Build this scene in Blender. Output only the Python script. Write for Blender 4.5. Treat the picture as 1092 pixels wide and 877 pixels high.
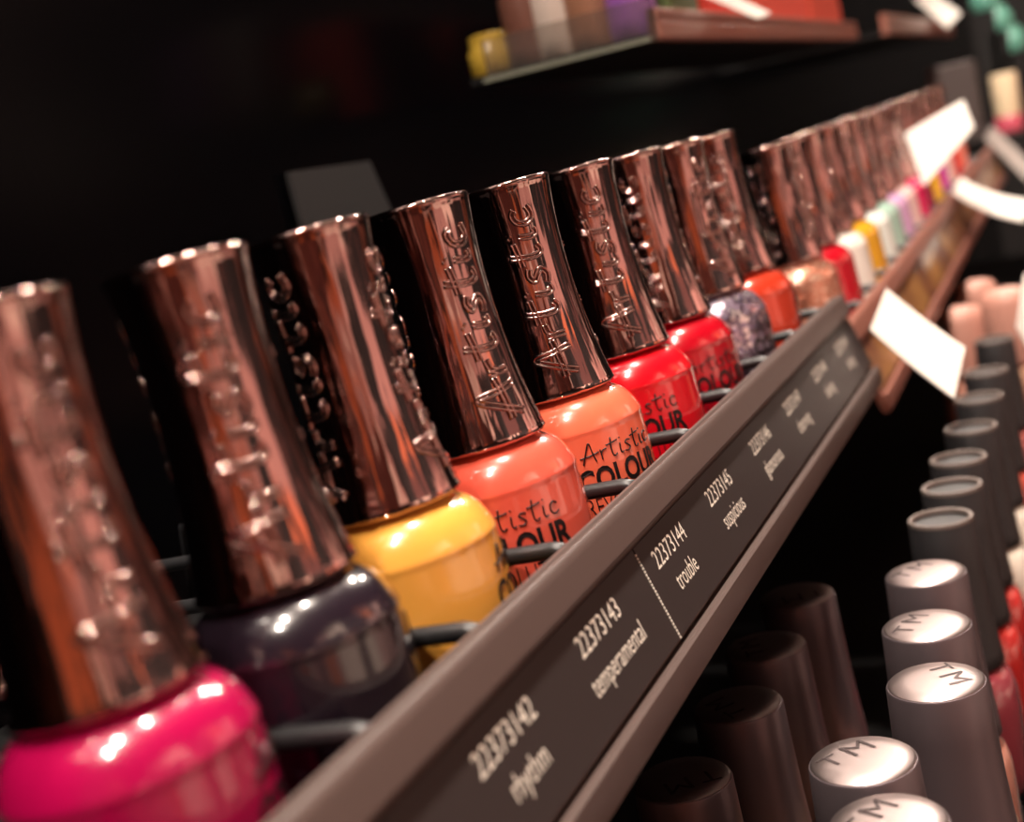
import bpy, math, random
from mathutils import Matrix, Vector
random.seed(7)
PI = math.pi
scene = bpy.context.scene
C = scene.collection
for o in list(bpy.data.objects): bpy.data.objects.remove(o)

# ------------------------------------------------------------------ camera
W, H, FPX = 1092, 877, 1400.0
ROLL, PITCH, YAW = math.radians(12.0), math.radians(9.33), math.radians(25.16)
Fh = Vector((math.cos(YAW), math.sin(YAW), 0)); Rt = Vector((math.sin(YAW), -math.cos(YAW), 0)); Zv = Vector((0, 0, 1))
Fw = Fh*math.cos(PITCH) - Zv*math.sin(PITCH); Up = Zv*math.cos(PITCH) + Fh*math.sin(PITCH)
ir = Rt*math.cos(ROLL) - Up*math.sin(ROLL); iu = Rt*math.sin(ROLL) + Up*math.cos(ROLL)
cd = bpy.data.cameras.new('camera'); cam = bpy.data.objects.new('camera', cd); C.objects.link(cam)
cam.matrix_world = Matrix(((ir.x, iu.x, -Fw.x, 0), (ir.y, iu.y, -Fw.y, 0), (ir.z, iu.z, -Fw.z, 0), (0, 0, 0, 1)))
cd.sensor_fit = 'HORIZONTAL'; cd.sensor_width = 36; cd.lens = 36*FPX/W
cd.clip_start = .005; cd.clip_end = 50
cd.dof.use_dof = True; cd.dof.focus_distance = .265; cd.dof.aperture_fstop = 13.5
scene.camera = cam

def ray(px, py):
    dx, dy = px - W/2, py - H/2
    return (ir*(dx/FPX) - iu*(dy/FPX) + Fw)
def at_x(px, py, x): r = ray(px, py); return r*(x/r.x)
def at_y(px, py, y): r = ray(px, py); return r*(y/r.y)
def at_z(px, py, z): r = ray(px, py); return r*(z/r.z)

# ------------------------------------------------------------------ world, lamps, exposure
wd = bpy.data.worlds.new('world'); scene.world = wd; wd.use_nodes = True
wd.node_tree.nodes['Background'].inputs[0].default_value = (.9, .62, .52, 1)
wd.node_tree.nodes['Background'].inputs[1].default_value = .012
vs = scene.view_settings
vs.view_transform = 'Standard'; vs.look = 'None'; vs.gamma = 1; vs.use_curve_mapping = False; vs.exposure = 0.12

def lamp(x, y, z, power, color=(1, .86, .74), radius=.03):
    l = bpy.data.lights.new('ceiling_lamp', 'POINT'); l.energy = power; l.color = color; l.shadow_soft_size = radius
    o = bpy.data.objects.new('ceiling_lamp', l); C.objects.link(o); o.location = (x, y, z); return o
for (x, y, p) in [(-.42, .05, 28), (-.12, .09, 28), (.30, .04, 30), (.85, .08, 24), (1.6, .06, 24), (2.3, .08, 26)]:  # the farthest lamp is added for highlights on the lower cap tops
    lamp(x, y, 1.02, p*1.2, radius=.035)
for x in (-.7, .1, .9, 1.9):                        # unseen spots added to light the opposite wall mirrored in the caps
    l = bpy.data.lights.new('added_wall_spot', 'SPOT'); l.energy = 66; l.color = (1, .84, .74); l.spot_size = math.radians(115); l.spot_blend = .6; l.shadow_soft_size = .03
    o = bpy.data.objects.new('added_wall_spot', l); C.objects.link(o); o.location = (x, -.75, 1.08)
    o.rotation_euler = Vector((0, -.65, -1.0)).to_track_quat('-Z', 'Y').to_euler()

# ------------------------------------------------------------------ helpers
def lin(c):
    r = []
    for v in c[:3]:
        v = v/255.0
        r.append(v/12.92 if v <= .04045 else ((v+.055)/1.055)**2.4)
    return (*r, 1)
def mat(name, col, rough=.4, metal=0.0, coat=0.0, coat_rough=.03, spec=.5, trans=0.0, alpha=1.0, ior=1.5):
    m = bpy.data.materials.new(name); m.use_nodes = True
    b = m.node_tree.nodes['Principled BSDF']
    b.inputs['Base Color'].default_value = lin(col); b.inputs['Roughness'].default_value = rough
    b.inputs['Metallic'].default_value = metal; b.inputs['Coat Weight'].default_value = coat
    b.inputs['Coat Roughness'].default_value = coat_rough; b.inputs['Specular IOR Level'].default_value = spec
    b.inputs['Transmission Weight'].default_value = trans; b.inputs['Alpha'].default_value = alpha
    b.inputs['IOR'].default_value = ior
    return m
def add_noise_bump(m, scale=400, strength=.1, dist=.0002, stretch=(1, 1, 1), detail=3):
    nt = m.node_tree; b = nt.nodes['Principled BSDF']
    tc = nt.nodes.new('ShaderNodeTexCoord'); mp = nt.nodes.new('ShaderNodeMapping'); n = nt.nodes.new('ShaderNodeTexNoise'); bu = nt.nodes.new('ShaderNodeBump')
    mp.inputs['Scale'].default_value = stretch; n.inputs['Scale'].default_value = scale; n.inputs['Detail'].default_value = detail
    bu.inputs['Strength'].default_value = strength; bu.inputs['Distance'].default_value = dist
    nt.links.new(tc.outputs['Object'], mp.inputs[0]); nt.links.new(mp.outputs[0], n.inputs['Vector']); nt.links.new(n.outputs[0], bu.inputs['Height']); nt.links.new(bu.outputs[0], b.inputs['Normal'])
    return m
def add_mottle(m, c0, c1, scale=60, stretch=(1, 1, 1), lo=.4, hi=.62):
    nt = m.node_tree; b = nt.nodes['Principled BSDF']
    tc = nt.nodes.new('ShaderNodeTexCoord'); mp = nt.nodes.new('ShaderNodeMapping'); n = nt.nodes.new('ShaderNodeTexNoise'); r = nt.nodes.new('ShaderNodeValToRGB')
    mp.inputs['Scale'].default_value = stretch; n.inputs['Scale'].default_value = scale; n.inputs['Detail'].default_value = 4
    r.color_ramp.elements[0].position = lo; r.color_ramp.elements[0].color = lin(c0); r.color_ramp.elements[1].position = hi; r.color_ramp.elements[1].color = lin(c1)
    nt.links.new(tc.outputs['Object'], mp.inputs[0]); nt.links.new(mp.outputs[0], n.inputs['Vector']); nt.links.new(n.outputs[0], r.inputs[0]); nt.links.new(r.outputs[0], b.inputs['Base Color'])
    return m
def glitter(name, base, flakes, scale=900):
    m = mat(name, base, .3, coat=1.0); nt = m.node_tree; b = nt.nodes['Principled BSDF']
    tc = nt.nodes.new('ShaderNodeTexCoord'); v = nt.nodes.new('ShaderNodeTexVoronoi'); v.inputs['Scale'].default_value = scale
    sp = nt.nodes.new('ShaderNodeSeparateColor'); r = nt.nodes.new('ShaderNodeValToRGB'); r.color_ramp.interpolation = 'CONSTANT'
    els = r.color_ramp.elements
    cols = [base] + flakes
    els[0].position = 0; els[0].color = lin(base); els[1].position = .45; els[1].color = lin(flakes[0])
    for i, c in enumerate(flakes[1:]):
        e = els.new(.6 + .35*i/max(1, len(flakes)-1)); e.color = lin(c)
    mm = nt.nodes.new('ShaderNodeMath'); mm.operation = 'GREATER_THAN'; mm.inputs[1].default_value = .45
    nt.links.new(tc.outputs['Object'], v.inputs['Vector']); nt.links.new(v.outputs['Color'], sp.inputs[0])
    nt.links.new(sp.outputs[0], r.inputs[0]); nt.links.new(r.outputs[0], b.inputs['Base Color'])
    nt.links.new(sp.outputs[0], mm.inputs[0]); nt.links.new(mm.outputs[0], b.inputs['Metallic'])
    bu = nt.nodes.new('ShaderNodeBump'); bu.inputs['Strength'].default_value = .6; bu.inputs['Distance'].default_value = .0006
    nt.links.new(sp.outputs[1], bu.inputs['Height']); nt.links.new(bu.outputs[0], b.inputs['Normal'])
    return m

def mesh(name, v, f, smooth=True, angle=None):
    me = bpy.data.meshes.new(name); me.from_pydata([tuple(p) for p in v], [], f); me.validate(); me.update()
    if smooth:
        me.polygons.foreach_set('use_smooth', [True]*len(me.polygons))
        if angle is not None: me.set_sharp_from_angle(angle=math.radians(angle))
    return me
def obj(name, me, m=None, parent=None, loc=(0, 0, 0), rot=(0, 0, 0)):
    o = bpy.data.objects.new(name, me); C.objects.link(o)
    if m is not None and not me.materials: me.materials.append(m)
    elif m is not None and me.materials[0] != m:
        o.data = me = me.copy(); me.materials[0] = m
    o.parent = parent; o.location = loc; o.rotation_euler = rot
    return o
def tag(o, label, cat, group=None):
    o['label'] = label; o['category'] = cat
    if group: o['group'] = group
    return o
def thing(name, label, cat, loc=(0, 0, 0), rot=(0, 0, 0), group=None):
    o = bpy.data.objects.new(name, None); C.objects.link(o); o.empty_display_size = .01
    o.location = loc; o.rotation_euler = rot
    return tag(o, label, cat, group)
def struct(o): o['kind'] = 'structure'; return o
def lathe(prof, seg=64, fn=None):
    """prof: list of (r, z); closes to the axis at both ends."""
    v, f = [], []
    for (r, z) in prof:
        for k in range(seg):
            a = 2*PI*k/seg; rr = r + (fn(a, z, r) if fn else 0)
            v.append((rr*math.cos(a), rr*math.sin(a), z))
    n = len(prof)
    for i in range(n-1):
        for k in range(seg):
            k2 = (k+1) % seg; f.append((i*seg+k, i*seg+k2, (i+1)*seg+k2, (i+1)*seg+k))
    a0 = len(v); v.append((0, 0, prof[0][1])); v.append((0, 0, prof[-1][1]))
    for k in range(seg):
        k2 = (k+1) % seg; f.append((a0, k2, k)); f.append((a0+1, (n-1)*seg+k, (n-1)*seg+k2))
    if prof[0][1] > prof[-1][1]: f = [tuple(reversed(q)) for q in f]
    return v, f
def box(x0, x1, y0, y1, z0, z1):
    v = [(x, y, z) for x in (x0, x1) for y in (y0, y1) for z in (z0, z1)]
    return v, [(0, 1, 3, 2), (4, 6, 7, 5), (0, 4, 5, 1), (2, 3, 7, 6), (0, 2, 6, 4), (1, 5, 7, 3)]
def bbox(sx, sy, sz, b=.001):
    """bevelled box, base centred at the origin"""
    import bmesh
    bm = bmesh.new(); bmesh.ops.create_cube(bm, size=1)
    for q in bm.verts: q.co = Vector((q.co.x*sx, q.co.y*sy, (q.co.z+.5)*sz))
    bmesh.ops.bevel(bm, geom=bm.edges[:], offset=b, segments=2, affect='EDGES', profile=.6)
    v = [tuple(q.co) for q in bm.verts]; bm.verts.index_update(); f = [tuple(q.index for q in p.verts) for p in bm.faces]; bm.free()
    return v, f
def extrude_x(prof, x0, x1):
    """closed (y, z) outline pushed along the row"""
    n = len(prof); v = [(x0, y, z) for y, z in prof] + [(x1, y, z) for y, z in prof]
    f = [(i, (i+1) % n, n+(i+1) % n, n+i) for i in range(n)] + [tuple(range(n-1, -1, -1)), tuple(range(n, 2*n))]
    return v, f
def merge(parts):
    v, f = [], []
    for pv, pf in parts:
        o = len(v); v += list(pv); f += [tuple(i+o for i in q) for q in pf]
    return v, f
def tube(pts, r, seg=8, flat=None):
    pts = [Vector(p) for p in pts]; v, f = [], []
    n = len(pts); prev = None
    for i, p in enumerate(pts):
        t = (pts[min(i+1, n-1)] - pts[max(i-1, 0)]).normalized()
        if prev is None:
            a = Vector((0, 0, 1)) if abs(t.z) < .9 else Vector((1, 0, 0)); u = t.cross(a).normalized()
        else: u = (prev - t*prev.dot(t)).normalized()
        prev = u; w = t.cross(u)
        for k in range(seg):
            an = 2*PI*k/seg; v.append(p + u*(r*math.cos(an)) + w*(r*math.sin(an)))
    for i in range(n-1):
        for k in range(seg):
            k2 = (k+1) % seg; f.append((i*seg+k, i*seg+k2, (i+1)*seg+k2, (i+1)*seg+k))
    f.append(tuple(range(seg-1, -1, -1))); f.append(tuple((n-1)*seg+k for k in range(seg)))
    return v, f
def smooth_line(p, sub=5):
    if len(p) < 3: return [(p[0][0]+(p[1][0]-p[0][0])*t/4, p[0][1]+(p[1][1]-p[0][1])*t/4) for t in range(5)]
    out = []
    q = [p[0]] + list(p) + [p[-1]]
    for i in range(1, len(q)-2):
        for s in range(sub):
            t = s/sub; c = []
            for d in (0, 1):
                a, b, e, g = q[i-1][d], q[i][d], q[i+1][d], q[i+2][d]
                c.append(.5*((2*b)+(-a+e)*t+(2*a-5*b+4*e-g)*t*t+(-a+3*b-3*e+g)*t**3))
            out.append(tuple(c))
    out.append(p[-1]); return out
_tc = {}
def text_geo(s, size=1.0, bold=0.0, sx=1.0, outline=False):
    """(verts2d, faces) of flat lettering, centred in x, baseline at 0"""
    key = (s, bold, outline)
    if key not in _tc:
        cu = bpy.data.curves.new('lettering', 'FONT'); cu.body = s; cu.size = 1; cu.offset = bold; cu.resolution_u = 3
        if outline: cu.fill_mode = 'NONE'; cu.bevel_depth = .02; cu.bevel_resolution = 0
        ob = bpy.data.objects.new('lettering', cu); C.objects.link(ob); bpy.context.view_layer.update()
        me = ob.evaluated_get(bpy.context.evaluated_depsgraph_get()).to_mesh()
        v = [tuple(p.co) for p in me.vertices]; f = [tuple(p.vertices) for p in me.polygons]
        bpy.data.objects.remove(ob); bpy.data.curves.remove(cu); _tc[key] = (v, f)
    v, f = _tc[key]; xs = [p[0] for p in v]; c = (min(xs)+max(xs))/2
    return [((p[0]-c)*size*sx, p[1]*size) for p in v], f

# handwriting strokes of the script word on caps and labels
SCRIPT = [
    [(0, 0), (.22, .55), (.5, 1.15), (.58, .6), (.68, 0)], [(-.1, .38), (.4, .42), (.9, .52)],
    [(.98, .62), (1.0, .3), (1.0, 0)], [(1.0, .3), (1.1, .52), (1.32, .58)],
    [(1.66, 1.1), (1.58, .5), (1.6, .1), (1.72, 0), (1.84, .1)], [(1.34, .74), (1.66, .78), (2.0, .84)],
    [(2.12, .6), (2.08, .2), (2.14, .02), (2.26, .06)], [(2.14, .86), (2.18, .92)],
    [(2.78, .56), (2.6, .62), (2.46, .48), (2.6, .34), (2.72, .16), (2.56, 0), (2.36, .06)],
    [(3.16, 1.1), (3.08, .5), (3.1, .1), (3.22, 0), (3.34, .1)], [(2.86, .74), (3.16, .78), (3.5, .84)],
    [(3.62, .6), (3.58, .2), (3.64, .02), (3.76, .06)], [(3.64, .86), (3.68, .92)],
    [(4.3, .5), (4.18, .62), (3.98, .5), (3.94, .2), (4.1, 0), (4.34, .1)]]

# ------------------------------------------------------------------ materials
M_back = add_noise_bump(mat('black_gloss_panel', (5, 5, 7), .2, spec=.03), 8, .05, .002)
M_floor = mat('dark_floor_vinyl', (52, 44, 40), .5)
M_ceil = mat('ceiling_paint', (60, 52, 48), .9)
M_cap = add_noise_bump(mat('rose_gunmetal_chrome', (168, 138, 133), .08, metal=1.0), 420, .30, .0006, (1, 1, .10), 2)
M_emb = mat('rose_gunmetal_lettering', (180, 148, 142), .16, metal=1.0)
M_rail = add_noise_bump(mat('dark_brown_plastic_rail', (88, 73, 69), .42, spec=.5), 700, .08, .0002)
M_strip = mat('black_label_card', (44, 38, 38), .42)
M_ink = mat('white_label_ink', (235, 228, 215), .6)
M_wire = mat('dark_grey_coated_wire', (34, 34, 36), .38)
M_tray = mat('black_tray_plastic', (12, 12, 13), .5, spec=.3)
M_print = mat('black_bottle_print', (24, 14, 16), .4)
M_glass = mat('clear_glass', (235, 235, 238), .02, trans=1.0)
M_collar = mat('black_neck_collar', (20, 16, 16), .4)
M_mcap = add_noise_bump(mat('satin_gunmetal_cap', (112, 100, 104), .40, metal=.6), 300, .05, .0002, (1, 1, .05))
M_mtop = mat('lit_gunmetal_cap_top', (176, 160, 158), .36, metal=1.0)  # gunmetal top, paler than the sides: overhead light put into the colour
M_mdark = mat('gunmetal_monogram', (70, 58, 58), .4, metal=.8)
M_bcap = mat('matte_black_cap', (38, 36, 38), .5)
M_btop = mat('lit_black_cap_rim', (112, 100, 95), .5, metal=.2)  # rim of the black cap, its lit tone put into the colour
M_white = mat('white_card', (250, 246, 238), .55)
M_acryl = mat('smoked_clear_acrylic', (200, 195, 190), .05, trans=.95, ior=1.2)
M_copper = add_mottle(mat('copper_reflection_strip', (150, 90, 60), .3, coat=.3), (112, 62, 50), (176, 128, 74), 26, (1, 1, 1))  # mottle paints warm reflections in the clear rail front
M_pinkrail = mat('pinkish_brown_rail', (150, 98, 84), .35)

# ------------------------------------------------------------------ the room
def wall_mat(name, ramp, scale, seed=0.0, rough=.7):
    m = bpy.data.materials.new(name); m.use_nodes = True; nt = m.node_tree; b = nt.nodes['Principled BSDF']; b.inputs['Roughness'].default_value = rough
    tc = nt.nodes.new('ShaderNodeTexCoord'); mp = nt.nodes.new('ShaderNodeMapping'); mp.inputs['Scale'].default_value = scale; mp.inputs['Location'].default_value = (seed, seed*.7, seed*1.3)
    v = nt.nodes.new('ShaderNodeTexVoronoi'); v.distance = 'CHEBYCHEV'; v.inputs['Randomness'].default_value = .75; v.inputs['Scale'].default_value = 1
    sp = nt.nodes.new('ShaderNodeSeparateColor'); r = nt.nodes.new('ShaderNodeValToRGB'); r.color_ramp.interpolation = 'CONSTANT'
    e = r.color_ramp.elements
    e[0].position = ramp[0][0]; e[0].color = lin(ramp[0][1]); e[1].position = ramp[1][0]; e[1].color = lin(ramp[1][1])
    for p, c in ramp[2:]: q = e.new(p); q.color = lin(c)
    nt.links.new(tc.outputs['Object'], mp.inputs[0]); nt.links.new(mp.outputs[0], v.inputs['Vector']); nt.links.new(v.outputs['Color'], sp.inputs[0]); nt.links.new(sp.outputs[0], r.inputs[0]); nt.links.new(r.outputs[0], b.inputs['Base Color'])
    return m
M_opp = wall_mat('opposite_stock_wall', [(0, (16, 13, 13)), (.32, (188, 146, 138)), (.46, (96, 60, 56)), (.58, (226, 180, 170)), (.68, (24, 19, 19)), (.82, (214, 120, 78)), (.9, (250, 226, 210))], (2.3, 2.3, 3.4))
M_end = wall_mat('end_stock_wall', [(0, (90, 44, 36)), (.35, (26, 17, 16)), (.55, (206, 112, 68)), (.75, (120, 66, 54)), (.88, (200, 140, 120))], (3.2, 3.2, 2.2), 3.1)
M_far = mat('far_wall_paint', (30, 26, 26), .7)
ZF, ZC = -1.15, 1.15
def slab(name, b, m): return struct(obj(name, mesh(name, *box(*b), smooth=False), m))
slab('floor', (-1.7, 4.1, -1.5, .36, ZF-.05, ZF), M_floor)
slab('ceiling', (-1.7, 4.1, -1.5, .36, ZC, ZC+.05), M_ceil)
slab('wall_back', (-1.7, 4.1, .26, .36, ZF, ZC), M_back)
slab('wall_front', (-1.7, 4.1, -1.5, -1.4, ZF, ZC), M_opp)
slab('wall_left', (-1.8, -1.7, -1.5, .36, ZF, ZC), M_end)
slab('wall_right', (4.1, 4.2, -1.5, .36, ZF, ZC), M_far)

# ------------------------------------------------------------------ polish bottle meshes (base at the origin)
HB, HC = .037, .046          # glass height, cap height
def cap_mesh():
    rnd = random.Random(3); ph = [rnd.uniform(0, 6.28) for _ in range(8)]
    def rad(u): return .0117 + (.0100-.0117)*u - .0020*(4*u*(1-u))**.95
    prof = [(.0070, 0), (.0110, 0), (.0114, .0003), (.0116, .0007)]
    N = 46
    for i in range(N+1):
        u = .018 + i*(.97-.018)/N; prof.append((rad(u), HC*u))
    t = rad(1.0)
    prof += [(t+.00002, HC*.982), (t-.00015, HC*.992), (t-.0005, HC*.999), (t-.0011, HC), (t-.0022, HC-.0002), (.004, HC+.0001)]
    def fn(a, z, r):
        if z < .0006 or z > HC*.985: return 0
        return .000035*(math.sin(17*a+ph[0]+40*z) + .7*math.sin(29*a+ph[1]-90*z) + .6*math.sin(11*a+ph[2]+150*z))
    v, f = lathe(prof, 128, fn); return mesh('cap', v, f, True, 50), rad
CAP, cap_rad = cap_mesh()
def emb_mesh():
    parts = []
    for rep in range(3):
        for st in SCRIPT:
            ln = [(.0050 + x*.0081, (.5-y)*.0064) for x, y in smooth_line(st, 5)]
            for side in (-1, 1):                     # the letters are raised outlines
                pts = []
                for i, (h, w) in enumerate(ln):
                    a0, a1 = ln[max(i-1, 0)], ln[min(i+1, len(ln)-1)]; th, tw = a1[0]-a0[0], a1[1]-a0[1]; l = math.hypot(th, tw) or 1
                    hh, ww = h - side*tw/l*.00042, w + side*th/l*.00042
                    r = cap_rad(hh/HC) + .00010; a = rep*2*PI/3 + ww/.0092
                    pts.append((r*math.cos(a), r*math.sin(a), hh))
                parts.append(tube(pts, .00038, 6))
    v, f = merge(parts); return mesh('raised_lettering', v, f)
EMB = emb_mesh()
def glass_mesh():
    prof = [(.0120, .0040), (.0140, .0042), (.0149, .0050), (.01515, .0065)]
    prof += [(.01515, .0065 + i*.0215/6) for i in range(1, 7)]
    prof += [(.01516, .0287), (.01526, .0291), (.01522, .0295), (.01500, .0301), (.0146, .0312), (.0138, .0328), (.0127, .0342), (.0112, .0354), (.0098, .0362), (.0080, .0368)]
    v, f = lathe(prof, 72); return mesh('glass_body', v, f, True, 45)
GLASS = glass_mesh()
BASE = mesh('glass_base', *lathe([(.0105, 0), (.0132, 0), (.0146, .0008), (.0151, .0022), (.0151, .0042), (.0120, .0044)], 48), True, 50)
COLLAR = mesh('neck_collar', *lathe([(.0075, .0360), (.0088, .0364), (.0088, .0374), (.0075, .0376)], 32), True, 40)
RP = .01528
def wrap(v2, zc): return [(RP*math.cos(x/RP), RP*math.sin(x/RP), zc+y) for x, y in v2]
def print_mesh():
    v, f = text_geo('COLOUR', .0067, .03, .76); parts = [(wrap(v, .0168), f)]
    return mesh('printed_lettering', *merge(parts), smooth=False)
def print2_mesh():
    v, f = text_geo('REVOLUTION', .0060, -.012, .58); a = (wrap(v, .0116), f)
    v, f = text_geo('TM', .0014, 0, 1); b = (wrap([(x+.0125, y) for x, y in v], .0148), f)
    return mesh('printed_line', *merge([a, b]), smooth=False)
def script_mesh():
    parts = []
    for st in SCRIPT:
        pts = [(RP*math.cos(s), RP*math.sin(s), .0228+y*.0036) for s, y in [((x-2.1)*.0042/RP, y) for x, y in smooth_line(st, 4)]]
        parts.append(tube(pts, .00016, 5))
    return mesh('printed_script', *merge(parts))
PRINT, PRINT2, SCR = print_mesh(), print2_mesh(), script_mesh()

TILT = math.radians(-5)
upv = Vector((0, math.sin(-TILT), math.cos(TILT)))
def polish(x, ytop, ztop, m, label, cap_rot, print_rot, group, prints=True, cap_tilt=0):
    p = Vector((x, ytop, ztop)) - upv*(HB+HC)
    t = thing('nail_polish_bottle', label, 'nail polish', p, (TILT, cap_tilt, 0), group)
    g = obj('glass_body', GLASS, m, t, rot=(0, 0, print_rot))
    obj('glass_base', BASE, M_glass, t); obj('neck_collar', COLLAR, M_collar, t)
    c = obj('cap', CAP, M_cap, t, (0, 0, HB-.0004), (0, 0, cap_rot)); obj('raised_lettering', EMB, M_emb, c)
    if prints:
        obj('printed_script', SCR, M_print, g); obj('printed_lettering', PRINT, M_print, g); obj('printed_line', PRINT2, M_print, g)
    return t
def lacquer(name, c, **k): return mat('polish_'+name, c, .22, coat=1.0, coat_rough=.02, **k)
front = -PI/2
D = math.radians
G1 = 'polish bottles on the near tray'
near = [
    (.1085, lacquer('magenta', (178, 8, 76)), 'magenta nail polish bottle, blurred, nearest the camera', -25, 40),
    (.1440, lacquer('plum', (34, 24, 34)), 'near-black plum nail polish between the magenta and yellow bottles', 70, 60),
    (.1780, lacquer('yellow', (253, 180, 78)), 'bright yellow nail polish bottle in the near row', 126, 32),
    (.2160, lacquer('coral', (240, 98, 78)), 'coral nail polish bottle right beside the yellow one', 86, -62),
    (.2570, lacquer('peach', (255, 118, 86)), 'peach-orange nail polish bottle between coral and red bottles', 58, -34),
    (.2995, lacquer('red', (226, 12, 32)), 'bright red nail polish bottle behind the peach-orange one', 60, -70),
    (.3410, lacquer('crimson', (186, 6, 30)), 'deep crimson nail polish bottle beside the glittery lilac one', 33, -38),
    (.3835, glitter('polish_lilac_glitter', (120, 104, 120), [(200, 180, 200), (150, 140, 170), (236, 226, 230), (110, 90, 110)]), 'silvery lilac glitter nail polish bottle behind the crimson one', 88, 0),
    (.4250, lacquer('copper_orange', (214, 66, 40), metal=.2), 'metallic copper-orange nail polish, last bottle of the near tray', 50, 30)]
for x, m, lab, cr, pr in near:
    polish(x, .112, .002 + (x-.25)*.012, m, lab, front + D(cr), front + D(pr), G1)

# ------------------------------------------------------------------ near tray with label rail
ds, nn = Vector((0, -.32, -.947)), Vector((0, -.947, .32)); PR0 = Vector((0, .087, -.060))
def rp(s, n): q = PR0 + ds*s + nn*n; return (q.y, q.z)
RAIL = [rp(*q) for q in [(.0010, -.0016), (-.0004, -.0010), (-.0007, -.0004), (-.0005, .0002), (.0004, .0006), (.0004, .0011), (-.0002, .0015), (-.0002, .0020), (.0003, .0024), (.0010, .0026), (.0018, .0026),
                         (.0066, .0024), (.0074, .0016), (.0079, 0), (.0272, 0), (.0273, -.0012), (.0281, -.0012), (.0283, .0014), (.0289, .0018), (.0338, .0008), (.0346, .0004), (.0348, 0), (.0348, -.0024), (.0335, -.0028), (.0030, -.0030)]]
X0, X1 = -.25, .468
sh = thing('display_tray', 'near black tray with white numbers along its dark front rail', 'shelf tray', (0, 0, 0))
obj('front_rail', mesh('front_rail', *extrude_x(RAIL, X0, X1), True, 25), M_rail, sh)
def tray_plate(x0, x1, name='tray_plate'):
    # plate under the tilted bottles
    b = Vector((0, .112, .002)) - upv*(HB+HC); yv = Vector((0, upv.z, -upv.y))
    q = [b + yv*s - upv*h for s, h in ((-.0185, 0), (.128, 0), (.128, .003), (-.0185, .003))]
    return mesh(name, *extrude_x([(p.y, p.z) for p in q], x0, x1), smooth=False)
obj('tray_plate', tray_plate(X0, X1), M_tray, sh)
def strip_mesh(x0, x1, s0=.0084, s1=.0268, n=.0002, t=.0003):
    return mesh('label_strip', *extrude_x([rp(s0, n), rp(s0, n+t), rp(s1, n+t), rp(s1, n)], x0, x1), smooth=False)
s_a = obj('label_strip', strip_mesh(X0+.002, .2163), M_strip, sh)
s_b = obj('label_strip', strip_mesh(.2171, X1-.001), M_strip, sh)
dash = []
for k in range(26):
    s = .0095 + k*.00068; q = [rp(s, .0006), rp(s, .0004), rp(s+.0004, .0004), rp(s+.0004, .0006)]
    dash.append(extrude_x(q, .2165, .2169))
obj('perforation_line', mesh('perforation_line', *merge(dash), smooth=False), M_ink, s_a)
def rail_text(s, x, sc, size, sx, bold, parent, name):
    v, f = text_geo(s, size, bold, sx)
    V = []
    for a, b in v:
        q = PR0 + ds*(sc - b) + nn*.00056; V.append((x+a, q.y, q.z))
    return obj(name, mesh(name, V, f, smooth=False), M_ink, parent)
for num, word, x in [(142, 'rhythm', .151), (143, 'temperamental', .1905), (144, 'trouble', .2325), (145, 'suspicious', .2715), (146, 'glamorous', .3135), (147, 'charming', .3545), (148, 'dashing', .3965), (149, 'daring', .4380)]:
    par = s_a if x < .2165 else s_b
    rail_text('22373%d' % num, x, .0150, .0052, .97, -.002, par, 'printed_number')
    rail_text(word, x+.0012, .0213, .0053, .80 if len(word) > 9 else .82, -.002, par, 'printed_name')
# wires
def wire_mesh():
    p = [(0, .0884, -.0645), (0, .0886, -.0626), (0, .0894, -.0614), (0, .0910, -.0611)]
    p += [(0, .0910+k*.024, -.0611-k*.0016) for k in range(1, 7)] + [(0, .238, -.0960)]
    return mesh('wire_divider', *tube(p, .0016, 10))
WIRE = wire_mesh()
for x in (.1000, .1290, .1620, .1985, .2375, .2785, .3200, .3620, .4040, .4460):
    obj('wire_divider', WIRE, M_wire, sh, (x, 0, 0))

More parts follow.
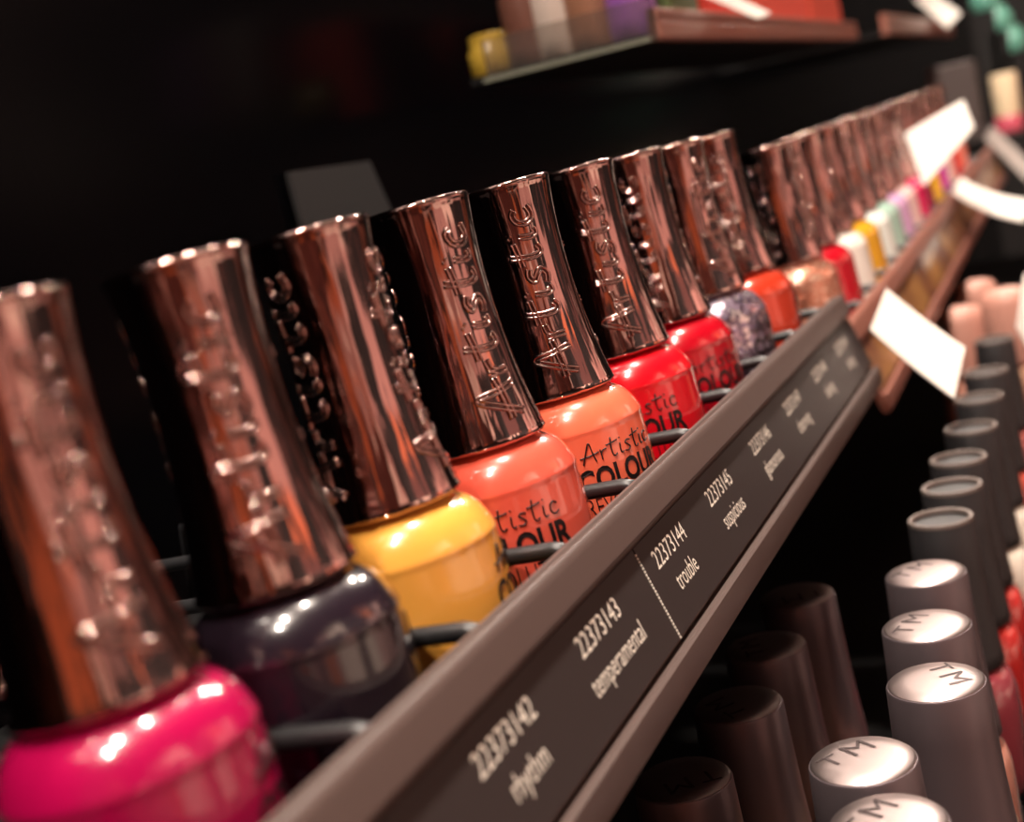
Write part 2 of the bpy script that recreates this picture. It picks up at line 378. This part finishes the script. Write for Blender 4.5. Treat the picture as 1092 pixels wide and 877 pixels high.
# ------------------------------------------------------------------ farther display unit: tray, rail, bottles
XU = .474
def dz(x): return -.006 + .021*(x-XU)
PU = -math.atan(.021)
XE = 1.36
s2 = thing('display_tray', 'farther display tray with painted coppery reflections along its rail', 'shelf tray', (XU, 0, -.006), (0, PU, 0))
obj('front_rail', mesh('front_rail', *extrude_x([(y, z-.006) for y, z in RAIL], 0, XE-XU), True, 25), M_pinkrail, s2)
obj('label_strip', mesh('label_strip', *extrude_x([(y, z-.006) for y, z in (rp(.0084, .0002), rp(.0084, .0005), rp(.0268, .0005), rp(.0268, .0002))], .004, XE-XU), smooth=False), M_copper, s2)
obj('tray_plate', tray_plate(0, XE-XU), M_tray, s2)
far = [
    (.508, glitter('polish_peach_glitter', (206, 130, 104), [(240, 190, 160), (214, 150, 124), (255, 224, 200)]), 'sparkly peach nail polish, first bottle of the farther tray'),
    (.5485, lacquer('scarlet', (190, 14, 34)), 'dark scarlet nail polish behind the sparkly peach one, farther tray'),
    (.589, lacquer('white', (244, 240, 230)), 'plain white nail polish behind the dark scarlet one, farther tray'),
    (.6295, lacquer('gold', (226, 166, 40)), 'golden yellow nail polish beside the white ones, farther tray'),
    (.670, lacquer('milk', (236, 246, 240)), 'milky white nail polish with a mint tint, farther tray'),
    (.7105, lacquer('mint', (170, 205, 190)), 'pale mint nail polish in the farther tray'),
    (.751, lacquer('lilac', (214, 170, 212)), 'pale lilac nail polish in the farther tray'),
    (.7915, lacquer('blush', (236, 200, 196)), 'blush white nail polish between lilac and hot pink, farther tray'),
    (.836, lacquer('hot_pink', (226, 20, 96)), 'hot pink nail polish in the farther tray, near the upright white card'),
    (.8765, lacquer('raspberry', (190, 20, 90)), 'raspberry nail polish right behind the hot pink one'),
    (.930, lacquer('lemon', (250, 196, 40)), 'lemon yellow nail polish just behind the pink ones, farther tray'),
    (.985, lacquer('violet_pink', (214, 50, 170)), 'violet-pink nail polish behind the lemon yellow one'),
    (1.04, lacquer('rose_white', (246, 214, 206)), 'rosy white nail polish deep in the farther tray'),
    (1.10, lacquer('tomato', (228, 50, 50)), 'tomato red nail polish deep in the farther tray'),
    (1.17, lacquer('salmon', (248, 140, 120)), 'salmon nail polish deep in the farther tray')]
for i, (x, m, lab) in enumerate(far):
    polish(x, .112, .002+dz(x), m, lab, front + D((i*47) % 120), front, 'polish bottles on the farther tray', prints=False)
for k in range(20):
    x = .488-XU+k*.0405; obj('wire_divider', WIRE, M_wire, s2, (x, 0, -.006))

# ------------------------------------------------------------------ cards and tags
def card(name, corners, thick, m, label, cat, bow=.0, n=8, group=None):
    """four corner points (start edge a-b, end edge d-c); a thin bowed sheet with thickness"""
    a, b, c, d = [Vector(p) for p in corners]; nrm = (b-a).cross(d-a).normalized()
    v, f = [], []
    for i in range(n+1):
        t = i/n; off = nrm*(bow*4*t*(1-t))
        for q in (a.lerp(d, t), b.lerp(c, t)):
            v.append(q+off+nrm*thick/2); v.append(q+off-nrm*thick/2)
    for i in range(n):
        o = i*4; f += [(o, o+4, o+6, o+2), (o+1, o+3, o+7, o+5), (o, o+1, o+5, o+4), (o+2, o+6, o+7, o+3)]
    f += [(0, 2, 3, 1), (n*4, n*4+1, n*4+3, n*4+2)]
    base = a.copy(); v = [q-base for q in v]
    o = obj(name, mesh(name, v, f, smooth=False), m, loc=base); return tag(o, label, cat, group)
X = .472
card('price_tag', [at_x(928, 352, X-.006), at_x(945, 308, X+.010), at_x(1029, 371, X+.010), at_x(1017, 425, X-.006)], .0006, M_white, 'large blank white tag jutting from the seam between both rails', 'price tag', .0008)
X = .93
card('price_tag', [at_x(1016, 206, X-.02), at_x(1024, 190, X+.02), at_x(1098, 214, X+.02), at_x(1092, 236, X-.02)], .0012, M_white, 'slim white tag curling out from the farther rail', 'price tag', .003)
X = 1.35
card('price_tag', [at_x(1050, 148, X), at_x(1058, 134, X), at_x(1104, 178, X), at_x(1096, 194, X)], .0012, mat('grey_white_card', (205, 196, 190), .6), 'greyish white tag at the far end of the farther rail', 'price tag', .003)
X = .845
card('upright_card', [at_x(986, 198, X), at_x(966, 143, X+.02), at_x(1027, 107, X+.02), at_x(1039, 136, X)], .001, M_white, 'upright blank white card standing behind the hot pink bottle', 'card')

# ------------------------------------------------------------------ lower shelf with two rows of bottles
ZL = -.2010
ls = thing('lower_shelf', 'black lower shelf beneath the number rail, holding capped bottles', 'shelf', (0, 0, 0))
obj('shelf_plate', mesh('shelf_plate', *box(-.25, 1.75, -.03, .068, ZL-.006, ZL), smooth=False), M_tray, ls)
obj('shelf_plate', mesh('shelf_plate', *box(-.25, 1.75, .068, .258, ZL-.0123, ZL-.0063), smooth=False), M_tray, ls)
obj('shelf_lip', mesh('shelf_lip', *box(-.25, 1.75, -.034, -.030, ZL-.012, ZL+.012), smooth=False), M_tray, ls)
HM = .044                    # lower cap height
MCAP = mesh('cap', *lathe([(.0100, 0), (.0121, 0), (.0125, .0006), (.0123, .004), (.0116, .012), (.0109, .022), (.0104, .034), (.0101, HM-.0006), (.0099, HM-.0001), (.0096, HM)], 56), True, 40)
MTOP = mesh('cap_top', *lathe([(.0097, HM-.0004), (.0097, HM+.0001), (.0092, HM+.0005), (.006, HM+.0007), (.003, HM+.0008)], 48), True, 50)
BCAP = mesh('cap', *lathe([(.0098, 0), (.0110, 0), (.0114, .0006), (.0111, .004), (.0102, .016), (.0095, .03), (.0091, HM-.0005), (.0088, HM), (.0080, HM), (.0077, HM-.0011), (.002, HM-.0013)], 48), True, 40)
def ring(prof, seg=48):
    v, f = lathe(prof, seg); n = len(prof); f = [q for q in f if len(q) == 4]
    f += [((n-1)*seg+k, (n-1)*seg+(k+1) % seg, (k+1) % seg, k) for k in range(seg)]
    return v[:n*seg], f
BTOP = mesh('cap_rim', *ring([(.0077, HM-.0010), (.0091, HM-.0008), (.0092, HM-.0002), (.0089, HM+.0004), (.0080, HM+.0004), (.0076, HM-.0003)]), True, 40)
MG = mesh('glass_body', *lathe([(.0100, .0030), (.0128, .0032), (.0136, .0045), (.0140, .008), (.0141, .026), (.0138, .0335), (.0128, .0375), (.0110, .0400), (.0095, .0408), (.0088, .0412)], 56), True, 45)
MB = mesh('glass_base', *lathe([(.0100, 0), (.0122, 0), (.0135, .0010), (.0137, .0040), (.0100, .0045)], 40), True, 45)
def top_z(r):
    q = [(0, .0008), (.003, .0008), (.006, .0007), (.0092, .0005), (.0097, .0001), (.02, .0001)]
    for (r0, z0), (r1, z1) in zip(q, q[1:]):
        if r <= r1: return HM + z0 + (z1-z0)*(r-r0)/(r1-r0)
def mono_mesh():
    parts = []
    for s, dx, dy, sz in (('M', .0020, .0010, .0074), ('T', -.0046, .0010, .0066)):
        v, f = text_geo(s, sz, 0, 1.1); parts.append(([(x+dx, y+dy, top_z(math.hypot(x+dx, y+dy))+.00012) for x, y in v], f))
    return mesh('monogram', *merge(parts), smooth=False)
MONO = mono_mesh()
HG = .0414
def low_bottle(p, kind, m, label, rot, group):
    # p: middle of the cap top
    t = thing('nail_polish_bottle', label, 'nail polish', (p.x, p.y, p.z-HM-HG), (0, 0, rot), group)
    obj('glass_body', MG, m, t); obj('glass_base', MB, M_glass, t)
    if kind == 'm':
        c = obj('cap', MCAP, M_mcap, t, (0, 0, HG)); obj('cap_top', MTOP, M_mtop, c); obj('monogram', MONO, M_mdark, c)
    else:
        c = obj('cap', BCAP, M_bcap, t, (0, 0, HG)); obj('cap_rim', BTOP, M_btop, c)
    return t
ZT = ZL+HM+HG
GA, GB = 'bottles in the lit front row of the lower shelf', 'bottles in the shaded back row of the lower shelf'
nude = lacquer('nude_pink', (226, 160, 140)); peachy = lacquer('peach_nude', (226, 178, 140)); ochre = lacquer('ochre', (190, 130, 80)); beige = lacquer('beige', (206, 160, 132))
A = [((948, 878), 'm', beige, 'bright-topped bottle cut off by the bottom edge, lower shelf', -.5),
     ((920, 812), 'm', ochre, 'bright-topped bottle with large M monogram, bottom right front row', -.7),
     ((998, 728), 'm', peachy, 'tallest-looking bright-topped monogram bottle in the lower front row', -2.6),
     ((988, 668), 'm', peachy, 'bright-topped bottle with peach nude polish, lower front row', -.3),
     ((987, 612), 'm', nude, 'bright-topped bottle with shiny nude pink polish, lower front row', -.6),
     ((1003, 553), 'b', lacquer('mauve_red', (150, 60, 70)), 'matte black capped bottle directly behind the bright-topped ones', 0),
     ((1015, 519), 'b', lacquer('brick_red', (196, 44, 40)), 'second matte black capped bottle behind the bright-topped ones', 0),
     ((1022, 489), 'b', lacquer('poppy', (206, 50, 46)), 'third matte black capped bottle behind the bright-topped ones', 0),
     ((1035, 456), 'b', lacquer('chalk', (240, 232, 216)), 'black capped bottle of chalk white polish, lower front row', 0),
     ((1044, 424), 'b', lacquer('cream', (244, 236, 220)), 'black capped bottle of cream polish below the large white tag', 0),
     ((1051, 396), 'b', lacquer('coral_low', (220, 96, 76)), 'black capped bottle of coral polish beside the large white tag', 0),
     ((1060, 362), 'b', lacquer('rose_low', (200, 110, 100)), 'farthest black capped bottle, before the blurred pink caps', 0)]
for (px, kind, m, lab, rot) in A: low_bottle(at_z(px[0], px[1], ZT), kind, m, lab, rot, GA)
B = [((690, 872), ochre, 'dim capped bottle half hidden under the number rail', 1.0),
     ((728, 832), ochre, 'dim dark-topped monogram bottle nearest in the shaded back row', 2.2),
     ((787, 752), ochre, 'second dim monogram bottle in the shaded back row', .8),
     ((816, 690), beige, 'third dim monogram bottle in the shaded back row', .4),
     ((850, 636), nude, 'farthest dim monogram bottle in the shaded back row', 2.0)]
for (px, m, lab, rot) in B[1:]: low_bottle(at_z(px[0], px[1], ZT-.0063), 'm', m, lab, rot, GB)
low_bottle(at_z(728, 832, ZT-.0063) + Vector((-.024, .020, 0)), 'm', B[0][1], B[0][2], B[0][3], GB)

# ------------------------------------------------------------------ save space for background (filled below)
PC = mesh('cap', *lathe([(.0080, 0), (.0125, 0), (.0130, .001), (.0128, .030), (.0120, .034), (.0100, .0362), (.006, .0372)], 40), True, 45)
PG = mesh('glass_body', *lathe([(.0100, 0), (.0135, .0005), (.0142, .003), (.0142, .030), (.0128, .034), (.0085, .0362)], 40), True, 45)
M_pcap = mat('nude_pink_plastic', (206, 150, 134), .5)
def pink_bottle(px, py, z, m, gm, label):
    p = at_z(px, py, z); hb = p.z - .037 - ZL; s = hb/.036
    t = thing('nail_polish_bottle', label, 'nail polish', (p.x, p.y, ZL), group='pale pink bottles far along the lower shelf')
    g = obj('glass_body', PG, gm, t); g.scale = (1, 1, s); obj('cap', PC, m, t, (0, 0, hb)); return t
pink_bottle(1022, 328, -.108, M_pcap, nude, 'pale pink capped bottle just right of the large white tag')
pink_bottle(1038, 300, -.110, M_pcap, lacquer('wine', (120, 14, 44)), 'slim pale pink capped bottle between two wider pink ones')
pink_bottle(1072, 308, -.098, M_pcap, beige, 'widest pale pink capped bottle near the right edge')

# farther shelf above
XS = .50
YS = .142
su = thing('upper_shelf', 'raised acrylic shelf with a pinkish brown front rail, top right', 'shelf', (XS, 0, 0), (0, PU, 0))
obj('shelf_plate', mesh('shelf_plate', *box(0, .515, YS+.004, .222, .0440, .0470), smooth=False), M_tray, su)
obj('front_rail', mesh('front_rail', *extrude_x([(YS, .0440), (YS-.001, .0450), (YS-.001, .0505), (YS, .0510), (YS-.0005, .0520), (YS-.0005, .0555), (YS, .0560), (YS+.003, .0560), (YS+.004, .0440)], .002, .515), True, 30), M_pinkrail, su)
obj('side_panel', mesh('side_panel', *box(-.002, .0015, YS, .213, .0440, .0600), smooth=False), M_acryl, su)
obj('edge_strip', mesh('edge_strip', *box(-.003, .0015, YS+.002, .215, .0440, .0456), smooth=False), mat('grey_green_edge', (120, 122, 108), .3), su)
su2 = thing('upper_shelf', 'second raised shelf beyond the first, blurred at top right', 'shelf', (1.06, 0, .012), (0, PU, 0))
obj('shelf_plate', mesh('shelf_plate', *box(0, .6, .130, .258, .0440, .0470), smooth=False), M_tray, su2)
obj('front_rail', mesh('front_rail', *extrude_x([(.126, .0440), (.125, .0460), (.125, .0580), (.126, .0590), (.130, .0590), (.130, .0440)], 0, .6), smooth=False), M_pinkrail, su2)
zs = .0470
def on_shelf(name, me, m, x, y, label, cat, group=None, rot=0):
    o = obj(name, me, m, loc=(x, y, zs+.021*(x-XS)+.0003), rot=(0, PU, rot)); return tag(o, label, cat, group)
for i, (w, c, lab) in enumerate([(.10, (226, 70, 56), 'red carton nearest on the raised acrylic shelf'), (.15, (232, 92, 74), 'long coral red carton mid way on the raised shelf'), (.12, (216, 84, 62), 'brick red carton at the far end of the raised shelf')]):
    x = .60 + (.05, .185, .33)[i]; on_shelf('carton', mesh('carton', *bbox(w, .05, .050, .0015), smooth=False), mat('carton_card', c, .5), x, .172, lab, 'carton', 'cartons on the raised shelf')
on_shelf('carton', mesh('carton', *bbox(.045, .03, .05, .0015), smooth=False), mat('green_card', (70, 84, 44), .5), .560, .160, 'small olive green carton at the near corner of the raised shelf', 'carton')
JAR = lathe([(.008, 0), (.0095, .0006), (.0098, .003), (.0098, .03), (.0085, .034), (.0085, .048), (.0080, .049), (.004, .0495)], 32)
for i, (px, c, lab) in enumerate([(528, (150, 122, 44), 'yellow bottle at the back corner of the raised shelf'), (565, (92, 58, 48), 'brown bottle second from the back on the raised shelf'), (598, (176, 160, 150), 'pale silver bottle mid way along the raised shelf side'), (634, (128, 88, 68), 'tan bottle near the purple one on the raised shelf'), (678, (132, 80, 150), 'purple bottle at the front corner of the raised shelf')]):
    y = XS*1.03*(.4222, .388, .363, .336, .3015)[i]
    h = mesh('bottle', *([(x, y_, z*(.34, .9, 1, 1, 1)[i]) for x, y_, z in JAR[0]], JAR[1]), True, 45)
    on_shelf('bottle', h, mat('shelf_bottle', c, .3, coat=.6), XS+.016, y, lab, 'bottle', 'bottles at the side of the raised shelf')
X = .60
card('price_tag', [at_x(742, -8, X), at_x(765, -14, X), at_x(822, 14, X), at_x(808, 20, X)], .0008, M_white, 'white tag sticking out from the raised shelf rail', 'price tag', .001)
X = 1.4
card('price_tag', [at_x(975, 0, X), at_x(990, -12, X), at_x(1025, 14, X), at_x(1010, 30, X)], .0012, M_white, 'white curled tag on the second raised shelf', 'price tag', .006)
# flat dark grey patch on the back panel
M_dim = mat('dark_grey_patch', (25, 24, 25), .8)
def back_patch(corners, label):
    q = [at_y(px, py, .2575) for px, py in corners]; card('backing_patch', q, .002, M_dim, label, 'card', n=1)
back_patch([(322, 245), (306, 184), (392, 172), (420, 235)], 'dark grey patch on the black back panel behind the yellow bottle')
# far end of the display
FB = lathe([(.010, 0), (.0135, .0006), (.0140, .003), (.0140, .014), (.0125, .016), (.0120, .017), (.0120, .0175)], 32)
FC = lathe([(.008, 0), (.0122, 0), (.0126, .001), (.0132, .040), (.0128, .042), (.010, .043)], 32)
Z3 = -.046
s3 = thing('display_tray', 'blurred pinkish tray at the far right under the cream jar', 'shelf tray', (1.37, 0, 0))
obj('tray_plate', mesh('tray_plate', *box(0, .5, .036, .2575, Z3-.004, Z3), smooth=False), M_tray, s3)
obj('front_rail', mesh('front_rail', *extrude_x([(.036, Z3+.004), (.034, Z3+.005), (.024, Z3-.032), (.026, Z3-.034), (.036, Z3-.004)], 0, .5), smooth=False), M_pinkrail, s3)
p = at_x(1077, 134, 1.45); p.z = Z3+.012
t = thing('cream_capped_jar', 'tall cream capped jar with pink base, far top right', 'jar', p - Vector((0, 0, .012)))
obj('glass_body', mesh('glass_body', *FB, True, 45), lacquer('rose_jar', (214, 90, 110)), t); obj('cap', mesh('cap', *FC, True, 45), mat('cream_plastic', (250, 228, 190), .4), t, (0, 0, .016))
p = at_x(1022, 128, 1.43); p.z = Z3
tag(obj('grey_carton', mesh('grey_carton', *bbox(.03, .046, .078, .002), smooth=False), mat('grey_brown_card', (74, 62, 60), .6), loc=p), 'dim grey-brown carton behind the upright white card', 'carton')
TEAL = mesh('pot', *lathe([(.008, 0), (.0125, .001), (.0148, .006), (.0150, .012), (.0135, .018), (.0100, .021), (.0095, .026), (.006, .027)], 32), True, 45)
M_teal = mat('teal_plastic', (96, 160, 142), .35)
for px, py, lab in [(1052, 0, 'teal pot, uppermost of three in the top right corner'), (1066, 22, 'teal pot, middle of three in the top right corner'), (1081, 44, 'teal pot, lowest of three in the top right corner')]:
    tag(obj('teal_pot', TEAL, M_teal, loc=at_x(px, py+12, 1.5)), lab, 'pot', 'teal pots in the top right corner')
X = .56
card('price_tag', [at_x(1084, 350, X), at_x(1092, 292, X+.01), at_x(1125, 300, X+.01), at_x(1110, 390, X)], .0008, M_white, 'white tag cut off by the right edge above the black caps', 'price tag', .001)
st = thing('tiered_stand', 'black stepped stand carrying the teal pots, top right corner', 'stand', (1.5, 0, Z3))
for px, py in ((1052, 12), (1066, 34), (1081, 56)):
    q = at_x(px, py, 1.5); obj('step', mesh('step', *box(-.016, .016, q.y-.008, q.y+.008, 0, q.z-Z3-.0002), smooth=False), M_tray, st)
